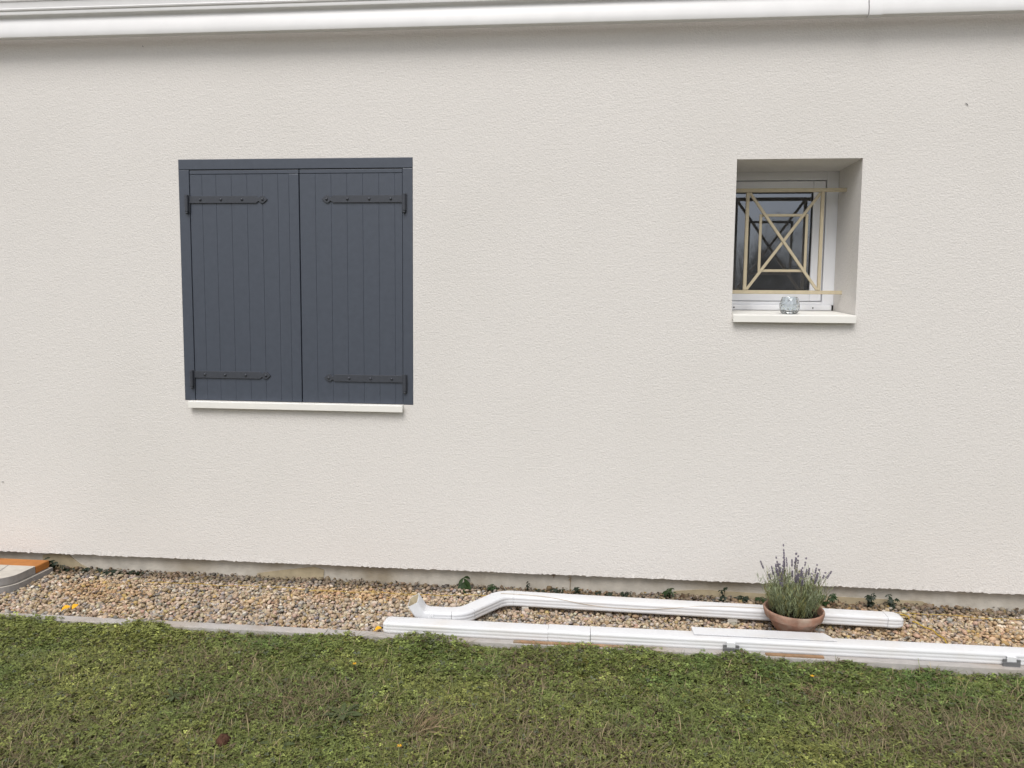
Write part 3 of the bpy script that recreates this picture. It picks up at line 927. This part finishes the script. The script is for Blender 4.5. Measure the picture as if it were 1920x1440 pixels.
weed(-.618, .0, .066, .082, 2, 'bright green five leaflet seedling against the plinth left of the pipe elbow', 'weed_leaf', .020, .005, 1)
weed(-.472, .0, .040, .030, 6, 'small tufted weed just behind the pipe elbow', 'weed_leaf', .016, .0, 2)
weed(-.287, .0, .058, .022, 4, 'spindly palm shaped weed behind the first stretch of the rear pipe', 'weed_dark', .008, .006, 3)
weed(-.22, .0, .018, .022, 5, 'low dark weed beside the palm shaped one', 'weed_dark', .025, .0, 4)
weed(-.13, .0, .024, .026, 8, 'spreading low weed below the dead stalks on the plinth', 'weed_dark', .045, .0, 5)
weed(-.03, .0, .034, .026, 7, 'bushy dark weed right of the dead stalks', 'weed_dark', .022, .0, 6)
weed(.075, .0, .022, .020, 3, 'single tiny dark weed between two low ones', 'weed_dark', .010, .004, 7)
weed(.130, .0, .014, .022, 4, 'flat tiny weed mid way along the rear pipe', 'weed_dark', .018, .004, 8)
weed(.215, .0, .022, .028, 6, 'flat dark weed left of the two leaved sprout', 'weed_dark', .028, .004, 9)
weed(.440, -.002, .050, .034, 6, 'leafy green weed standing clear against the plinth, mid rear pipe', 'weed_leaf', .022, .004, 11)
weed(.495, -.002, .030, .024, 4, 'reddish little weed beside the leafy green one', 'weed_red', .014, .0, 12)
weed(.715, -.002, .078, .034, 4, 'tall weed with drooping leaves left of the lavender', 'weed_dark', .014, .004, 13)
weed(.690, -.002, .018, .030, 5, 'low leaves at the foot of the tall drooping weed', 'weed_dark', .03, -.004, 14)
weed(.805, -.002, .034, .034, 9, 'broad dark weed clump just left of the lavender', 'weed_dark', .035, -.004, 15)
weed(.900, -.002, .034, .030, 6, 'dark weed half hidden behind the lavender', 'weed_leaf', .03, -.002, 16)
weed(1.215, -.002, .066, .040, 6, 'glossy green weed peeping out right of the lavender', 'weed_leaf', .035, -.004, 17)
weed(1.425, -.002, .072, .030, 10, 'tall bushy weed against the plinth right of the lavender', 'weed_dark', .022, .0, 18)
weed(1.535, -.002, .074, .030, 6, 'upright star leaved weed above the end of the rear pipe', 'weed_dark', .016, .004, 19)
weed(1.585, -.002, .016, .026, 8, 'creeping leaves on gravel beyond the end of the rear pipe', 'weed_dark', .06, -.02, 20)
for i, (xx, hh, lab) in enumerate(((-2.822, .026, 'first star leaved weed right of the slab stack'), (-2.735, .028, 'second star leaved weed right of the slab stack'), (-2.655, .028, 'third star leaved weed right of the slab stack'))):
    weed(xx, -.004, hh, .026, 5, lab, 'weed_dark', .012, .0, 30 + i)
weed(-2.560, -.004, .030, .032, 12, 'wide clump of dark weed along the plinth, left part', 'weed_dark', .05, -.012, 40)
weed(-2.445, -.004, .030, .030, 8, 'weed with raised leaves at the right of the wide clump', 'weed_dark', .04, -.004, 41)
weed(-2.38, -.004, .014, .020, 4, 'reddish tiny weed at the end of the left weeds', 'weed_red', .02, -.004, 42)
weed(-2.935, .02, .060, .050, 7, 'dark broad leaved weed overhanging the orange strip', 'weed_dark', .05, .0, 43)
weed(-2.86, -.002, .045, .034, 4, 'dark weed in the gap beside the slab stack', 'weed_dark', .02, .0, 44)
# crumbs of dead leaf and earth blown against the plinth
def litter():
    rg = np.random.default_rng(19)
    n = 420
    X = np.concatenate([rg.uniform(-2.9, 2.6, 260), rg.normal(-1.9, .35, 90), rg.normal(.2, .5, 70)])
    Y = np.where(np.arange(n) < 200, .03 - np.abs(rg.normal(0, .02, n)), rg.uniform(-.6, .02, n))
    q = np.array([(-.5, -.15, 0), (0, -.35, .08), (.5, .05, 0), (.1, .3, .1)])
    P = np.stack([X, Y, rg.uniform(.006, .016, n)], 1)
    V = np.einsum('nij,kj->nki', rotmats(n, .5), q) * (rg.uniform(.008, .022, n))[:, None, None] + P[:, None]
    C = np.array([.06, .045, .03]) * rg.uniform(.4, 2.6, (n, 1))
    C = np.where((rg.random(n) < .12)[:, None], np.array([.30, .20, .06]), C)
    tag(np_mesh('leaf_litter', V.reshape(-1, 3), np.arange(4)[None] + (np.arange(n) * 4)[:, None], M['lawn_leaf'], np.repeat(C, 4, 0)), 'crumbs of dead leaf and earth on the gravel', kind='stuff')
litter()
# dead stalks and a dried leaf clinging to the plinth
for (xx, zz, hh, lab) in ((-.155, .066, .022, 'dried brown leaf clinging under the render edge'), (-.068, .012, .075, 'dead brown stalk climbing the plinth')):
    b = MB()
    b.tube([(0, 0, 0), (.003, -.003, hh * .5), (-.002, -.004, hh)], [.0018, .0014, .001], 5)
    for k in range(5):
        b.tube([(0, -.003, hh * (.6 + .08 * k)), (.008 * (-1) ** k, -.010, hh * (.55 + .1 * k))], [.0025, .0012], 4)
    o = b.build('dead_stalk', M['straw'], smooth=60); o.location = (xx, .030, zz)
    tag(o, lab, 'dead stalk')

# ------------------------------------------------------------------ fallen leaves and flowers
def fallen_leaf(x_, y_, z_, s, rz, label):
    b = MB()
    pr = [(0, 0), (.25, .28), (.55, .36), (.85, .2), (1, 0), (.85, -.2), (.55, -.36), (.25, -.28)]
    vs = [(px, py, .18 * math.sin(px * 3) + .3 * abs(py)) for px, py in pr] + [(.5, 0, .17)]
    vs += [(px, py, pz - .03) for px, py, pz in vs]
    b.add(vs, [(k, (k + 1) % 8, 8) for k in range(8)] + [((k + 1) % 8 + 9, k + 9, 17) for k in range(8)] + [(k, k + 9, (k + 1) % 8 + 9, (k + 1) % 8) for k in range(8)])
    b.tube([(0, 0, .0), (-.25, .02, .05)], [.025, .015], 4)
    o = b.build('fallen_leaf', M['leaf_yellow'], smooth=60)
    o.location = (x_, y_, z_); o.scale = (s, s, s); o.rotation_euler = (.25, -.35, rz)
    return tag(o, label, 'leaf', 'fallen yellow leaves')
fallen_leaf(-2.475, -.575, .012, .046, .4, 'yellow fallen leaf on the gravel near the slab stack')
fallen_leaf(-2.425, -.565, .020, .036, 1.2, 'smaller yellow leaf leaning on the fallen yellow leaf')
fallen_leaf(-.935, -.615, .010, .036, .2, 'small orange yellow leaf by the left end of the front pipe')

def yellow_flower(x_, y_, label):
    t = tag(empty('yellow_flower', (x_, y_, GZ)), label, 'flower', 'small yellow flowers in the lawn')
    b = MB(); b.tube([(0, 0, 0), (.002, 0, .03), (0, 0, .052)], [.001, .001, .0008], 4); b.build('stem', M['weed_leaf'], t)
    b = MB()
    for k in range(5):
        a = k * 2 * math.pi / 5
        b.add([(0, 0, .052), (.006 * math.cos(a - .5), .006 * math.sin(a - .5), .055), (.010 * math.cos(a), .010 * math.sin(a), .056), (.006 * math.cos(a + .5), .006 * math.sin(a + .5), .055)], [(0, 1, 2, 3)])
    b.build('petals', M['leaf_yellow'], t, fix=False)
yellow_flower(.925, -.82, 'yellow flower in the lawn below the lavender')
yellow_flower(-.93, -.93, 'yellow flower in the lawn below the left end of the front pipe')
yellow_flower(-.60, -1.50, 'yellow flower at the near edge of the lawn by the large straw tuft')

# ------------------------------------------------------------------ lawn
def lawn_cover():
    rg = np.random.default_rng(77)
    def scatter(n, x0, x1, y0, y1):
        return rg.uniform(x0, x1, n), rg.uniform(y0, y1, n)
    def height(X, Y):
        big = vnoise(X * 3.2 + 12, Y * 3.2 + 30, 41); mid = vnoise(X * 9 + 3, Y * 9 + 8, 42); sm = vnoise(X * 26 + 3, Y * 26 + 8, 47)
        edge = np.clip((Y + .86) / .20, 0, 1)                        # unmown fringe along the kerb
        lump = vnoise(X * 5.5 + 2, Y * 0 + 1.5, 43)
        bare = np.clip((X - 1.25) / .35, 0, 1)
        return .006 + .016 * big + .016 * mid + .014 * sm + edge * (.004 + .046 * lump) * (1 - .75 * bare)
    def dry(X, Y):
        d = .62 * vnoise(X * 2.0 + 5, Y * 2.6 + 4, 51) + .38 * vnoise(X * 7.5 + 5, Y * 7.5 + 4, 52)
        for (cx, cy, r_) in ((1.50, -1.12, .42), (1.62, -1.2, .28), (1.40, -1.30, .22), (-.1, -1.42, .22), (-.35, -1.46, .16), (-.02, -1.50, .14), (-.22, -.86, .14), (-1.05, -1.22, .14), (-.55, -1.36, .12), (-2.0, -1.62, .2), (.15, -1.5, .25)):
            d = d + .45 * np.exp(-((X - cx) ** 2 + (Y - cy) ** 2) / (r_ * r_))
        return np.clip((d - .50) * 2.4, 0, 1)
    # --- three-lobed clover leaves
    parts = []
    for (n, a) in ((112000, (-3.0, 2.2, -1.80, -.667)), (14000, (-3.1, 2.3, -.78, -.667)), (15000, (-4.6, 4.0, -3.2, -1.85)), (6000, (-4.6, -3.1, -1.85, -.667)), (6000, (2.3, 4.0, -1.85, -.667))):
        parts.append(scatter(n, *a))
    X = np.concatenate([p[0] for p in parts]); Y = np.concatenate([p[1] for p in parts])
    D = dry(X, Y)
    keep = rg.random(len(X)) > np.maximum(D * .62, .75 * (Y > -.73) * np.clip((X - 1.2) / .3, 0, 1))
    X, Y, D = X[keep], Y[keep], D[keep]
    n = len(X)
    H = height(X, Y)
    # near the kerb stems lean over it
    f = rg.random(n) ** .38
    Z = GZ + .004 + H * f
    lean = rg.normal(0, .008, (n, 2))
    P = np.stack([X + lean[:, 0], np.where(Z > .010, np.minimum(Y + lean[:, 1] + .02, -.64), np.minimum(Y + lean[:, 1], -.668)), Z], 1)
    L = np.clip(rg.lognormal(math.log(.0078), .30, n), .004, .014) * (1 + .25 * (Y > -.9))
    shape = np.array([(0, 0), (.45, .33), (.8, .34), (1, 0), (.8, -.34), (.45, -.33)])
    lf = []
    for k in range(3):
        a = k * 2.09
        q = np.stack([shape[:, 0] * math.cos(a) - shape[:, 1] * math.sin(a), shape[:, 0] * math.sin(a) + shape[:, 1] * math.cos(a), .20 * np.abs(shape[:, 1]) - .12 * shape[:, 0] ** 2], 1)
        lf.append(q)
    lf = np.concatenate(lf)                                          # 18 verts
    fq = np.array([(0, 1, 2, 3), (0, 3, 4, 5)]); fq = np.concatenate([fq + 6 * k for k in range(3)])
    V = np.einsum('nij,kj->nki', rotmats(n, .42), lf) * L[:, None, None] + P[:, None]
    tone = np.clip(1.5 * (.6 * vnoise(X * 2.1 + 50, Y * 2.6 + 11, 61) + .4 * vnoise(X * 8 + 5, Y * 8 + 1, 62)) - .25 + .25 * np.clip(-1.2 - X, 0, 1), 0, 1)[:, None]
    c1, c2 = np.array([.125, .188, .052]), np.array([.280, .295, .084])
    C = c1 * (1 - tone) + c2 * tone
    C = C * rg.lognormal(.04, .30, (n, 1))
    yl = (rg.random(n) < .05)[:, None]
    C = np.where(yl, np.array([.22, .21, .055]), C)
    br = (rg.random(n) < .04 + .20 * D)[:, None]
    C = np.where(br, np.array([.20, .155, .09]) * rg.uniform(.6, 1.3, (n, 1)), C)
    gl = (rg.random(n) < .06)[:, None]
    C = np.where(gl, np.array([.16, .18, .11]), C)
    F = (fq[None] + (np.arange(n) * 18)[:, None, None]).reshape(-1, 4)
    tag(np_mesh('clover', V.reshape(-1, 3), F, M['lawn_leaf'], np.repeat(C, 18, 0)), 'dense low clover covering the lawn', kind='stuff')
    # --- grass blades and straw between them
    parts = []
    for (n, a) in ((90000, (-3.1, 2.3, -1.95, -.667)), (16000, (-4.8, 4.2, -3.4, -1.95)), (5000, (-4.8, -3.1, -1.95, -.667)), (5000, (2.3, 4.2, -1.95, -.667))):
        parts.append(scatter(n, *a))
    X = np.concatenate([p[0] for p in parts]); Y = np.concatenate([p[1] for p in parts])
    n = len(X); D = dry(X, Y); H = height(X, Y)
    a = rg.uniform(0, 2 * np.pi, n)
    Ln = (H + .006) * rg.uniform(.55, 1.3, n) * (1 + .12 * D)
    out = Ln * np.clip(rg.normal(1.2, .5, n), .2, 2.4)
    wd = rg.uniform(.0009, .0018, n)
    dx, dy = np.cos(a), np.sin(a); sx, sy = -dy * wd, dx * wd
    z0 = np.full(n, GZ + .001)
    def pt(fo, fz, w):
        q = np.stack([X + dx * out * fo + sx * w, np.minimum(Y + dy * out * fo + sy * w, -.6665), z0 + Ln * fz], 1)
        return q
    V = np.stack([pt(0, 0, -1), pt(0, 0, 1), pt(.35, .62, 1), pt(.35, .62, -1), pt(1, .95, .15), pt(1, .95, -.15)], 1)
    fq = np.array([(0, 1, 2, 3), (3, 2, 4, 5)])
    F = (fq[None] + (np.arange(n) * 6)[:, None, None]).reshape(-1, 4)
    C = np.array([.180, .200, .068]) * rg.lognormal(0, .3, (n, 1))
    st = (rg.random(n) < .08 + .5 * D)[:, None]
    C = np.where(st, np.array([.32, .255, .155]) * rg.uniform(.5, 1.2, (n, 1)), C)
    tag(np_mesh('grass', V.reshape(-1, 3), F, M['lawn_leaf'], np.repeat(C, 6, 0)), 'short grass blades and dry straw among the clover', kind='stuff')
lawn_cover()

def long_blades():
    rg = np.random.default_rng(123)
    n = 2600
    X, Y = rg.uniform(-3.0, 2.2, n), rg.uniform(-1.8, -.70, n)
    cl = vnoise(X * 4 + 9, Y * 4 + 2, 71)
    k = cl > .45
    X, Y = X[k], Y[k]; n = len(X)
    a = rg.normal(1.1, .9, n); L = rg.lognormal(math.log(.040), .35, n)
    out = L * np.clip(rg.normal(.8, .3, n), .2, 1.3); w = rg.uniform(.0009, .0016, n)
    dx, dy = np.cos(a), np.sin(a)
    def pt(fo, fz, ww):
        return np.stack([X + dx * out * fo - dy * w * ww, np.minimum(Y + dy * out * fo + dx * w * ww, -.64), GZ + .012 + L * fz], 1)
    V = np.stack([pt(0, 0, -1), pt(0, 0, 1), pt(.3, .55, 1), pt(.3, .55, -1), pt(.7, .78, .7), pt(.7, .78, -.7), pt(1, .70, .1), pt(1, .70, -.1)], 1)
    fq = np.array([(0, 1, 2, 3), (3, 2, 4, 5), (5, 4, 6, 7)])
    F = (fq[None] + (np.arange(n) * 8)[:, None, None]).reshape(-1, 4)
    C = np.where((rg.random(n) < .45)[:, None], np.array([.42, .34, .19]), np.array([.22, .25, .09])) * rg.uniform(.6, 1.2, (n, 1))
    tag(np_mesh('long_grass', V.reshape(-1, 3), F, M['lawn_leaf'], np.repeat(C, 8, 0)), 'stray longer grass blades standing out of the lawn', kind='stuff')
long_blades()

def straw_tuft(x_, y_, s, n, label, seed, flat=.5, az=None):
    rd = random.Random(seed)
    b = MB()
    for k in range(n):
        a = rd.uniform(0, 2 * math.pi) if az is None else az + rd.gauss(0, .5)
        L = s * rd.uniform(.5, 1.2); up_ = rd.uniform(.15, 1.0) * (1 - flat) + .1
        p0 = Vector((rd.gauss(0, .18) * s, rd.gauss(0, .15) * s, 0))
        d = Vector((math.cos(a), math.sin(a), 0))
        b.tube([p0, p0 + d * L * .4 + Vector((0, 0, L * up_ * .7)), p0 + d * L + Vector((0, 0, L * up_ * rd.uniform(.5, 1.1)))], [.0014, .0011, .0005], 3, cap=False)
    o = b.build('straw_tuft', M['straw'], fix=False); o.location = (x_, y_, GZ + .012)
    tag(o, label, 'straw tuft', 'dry straw tufts in the lawn')
straw_tuft(-.56, -1.36, .11, 80, 'largest dry straw tuft near the front of the lawn', 1, .6, 1.0)
straw_tuft(-1.07, -1.20, .07, 30, 'dry straw tuft in the lawn below the shutters', 2, .6)
straw_tuft(.90, -.90, .055, 24, 'upright straw tuft in the lawn below the lavender pot', 3, .2)
straw_tuft(-.24, -.80, .045, 14, 'small upright straw tuft near the battens', 4, .2)
straw_tuft(1.45, -1.15, .10, 50, 'thin dry straw patch at the bare right of the lawn', 5, .7)

def rosette(x_, y_, s, n, label, seed, mat):
    rd = random.Random(seed)
    t = tag(empty('broadleaf_weed', (x_, y_, GZ + .012)), label, 'weed', 'broad leaved rosettes in the lawn')
    me = LM[mat + '_r'][0]
    for k in range(n):
        o = bpy.data.objects.new('leaf', me); COL.objects.link(o); o.parent = t
        ss = s * rd.uniform(.7, 1.15)
        o.scale = (ss, ss, ss); o.location = (0, 0, .004 * k / n + .012)
        o.rotation_euler = (rd.uniform(-.2, .2), rd.uniform(-.55, -.1), k * 2.4 + rd.uniform(-.3, .3))
M['rosette_leaf'] = leaf_material('rosette_leaves', (.085, .110, .042), .2, .5, .3, 40)
for k in ('weed_leaf', 'weed_dark'):
    LM[k + '_r'] = [leaf_mesh('leaf', 1, M['rosette_leaf'], .30)]
rosette(-.87, -1.28, .075, 17, 'dark flat rosette of broad leaves left of the large straw tuft', 1, 'weed_dark')
rosette(-1.02, -1.50, .06, 14, 'green broad leaved rosette at the front of the lawn', 2, 'weed_leaf')
rosette(-1.55, -1.22, .042, 11, 'small broad leaved rosette in the left half of the lawn', 3, 'weed_leaf')
b = MB(); vs = []
b.lathe([(.0005, -.004), (.018, 0), (.026, .012), (.022, .026), (.010, .034), (.0005, .036)], 14)
b.v = [(vx * random.uniform(.8, 1.2), vy * random.uniform(.8, 1.2), vz * random.uniform(.85, 1.15)) for vx, vy, vz in b.v]
M['clod'] = material('brown_clod', (.085, .045, .030), 1, .1, .4, 60, [(90, 1, .008)])
o = b.build('clod', M['clod'], smooth=70); o.location = (-1.215, -1.50, GZ + .016)
tag(o, 'round reddish brown clod in the lawn near the front', 'clod')

# ------------------------------------------------------------------ garden across the lawn, mirrored in the window pane
def leafy(name, parent, centre, rad, n, size, seed, mat):
    rg = np.random.default_rng(seed)
    blobs = rg.normal(0, .45, (14, 3)) * np.array(rad); br = rg.uniform(.25, .5, 14)
    w = rg.integers(0, 14, n)
    d = rg.normal(0, 1, (n, 3)); d /= np.linalg.norm(d, axis=1)[:, None]
    P = blobs[w] + d * (br[w] * rg.random(n) ** .4)[:, None] * np.array(rad) + np.array(centre)
    P[:, 2] = np.maximum(P[:, 2], .05)
    q = np.array([(-.5, 0, 0), (0, -.3, .05), (.5, 0, 0), (0, .3, .05)])
    V = np.einsum('nij,kj->nki', rotmats(n, 1.0), q) * (size * rg.uniform(.6, 1.3, n))[:, None, None] + P[:, None]
    F = (np.arange(4)[None] + (np.arange(n) * 4)[:, None])
    return np_mesh(name, V.reshape(-1, 3), F, mat, None, False, parent)
for i, (x_, y_, w, h, lab) in enumerate(((2.8, -15.5, 1.7, 2.7, 'garden bush mirrored at the left of the window pane'), (4.5, -16.5, 1.6, 3.3, 'taller garden bush mirrored in the middle of the window pane'), (6.3, -16.0, 1.5, 2.5, 'low garden bush mirrored at the right of the window pane'), (.6, -17, 1.6, 2.3, 'garden bush behind the others across the lawn'))):
    t = tag(empty('bush', (x_, y_, GZ)), lab, 'bush', 'bushes across the lawn')
    leafy('crown', t, (0, 0, h * .62), (w, w * .8, h * .52), 32000, .045, 90 + i, M['tree_leaf'])
    b = MB()
    for k in range(4):
        a = k * 1.6
        b.tube([(0, 0, 0), (.2 * math.cos(a), .2 * math.sin(a), h * .4), (.5 * math.cos(a), .5 * math.sin(a), h * .9)], [.05, .035, .015], 6)
    b.build('trunk', M['bark'], t)
t = tag(empty('tree', (1.7, -13.5, GZ)), 'thin twiggy tree mirrored in the upper left of the window pane', 'tree')
rd = random.Random(5); b = MB(); tips = []
def grow(p, d, L, r_, lv):
    q = p + d * L
    b.tube([p, p + d * L * .5 + Vector((rd.uniform(-.03, .03), rd.uniform(-.03, .03), 0)) * L, q], [r_, r_ * .85, r_ * .65], 5)
    if lv == 0:
        tips.append(q); return
    for _ in range(3):
        nd = (d + Vector((rd.uniform(-.7, .7), rd.uniform(-.7, .7), rd.uniform(-.15, .5)))).normalized()
        grow(q, nd, L * rd.uniform(.6, .8), r_ * .6, lv - 1)
grow(Vector((0, 0, 0)), Vector((0, 0, 1)), 1.5, .07, 4)
b.build('trunk', M['bark'], t, smooth=60)
rg = np.random.default_rng(8)
tp = np.array([tuple(p) for p in tips]); n = 1400
P = tp[rg.integers(0, len(tp), n)] + rg.normal(0, .13, (n, 3))
q = np.array([(-.5, 0, 0), (0, -.25, .05), (.5, 0, 0), (0, .25, .05)])
V = np.einsum('nij,kj->nki', rotmats(n, 1.0), q) * (.035 * rg.uniform(.6, 1.3, n))[:, None, None] + P[:, None]
np_mesh('crown', V.reshape(-1, 3), np.arange(4)[None] + (np.arange(n) * 4)[:, None], M['tree_leaf'], None, False, t)
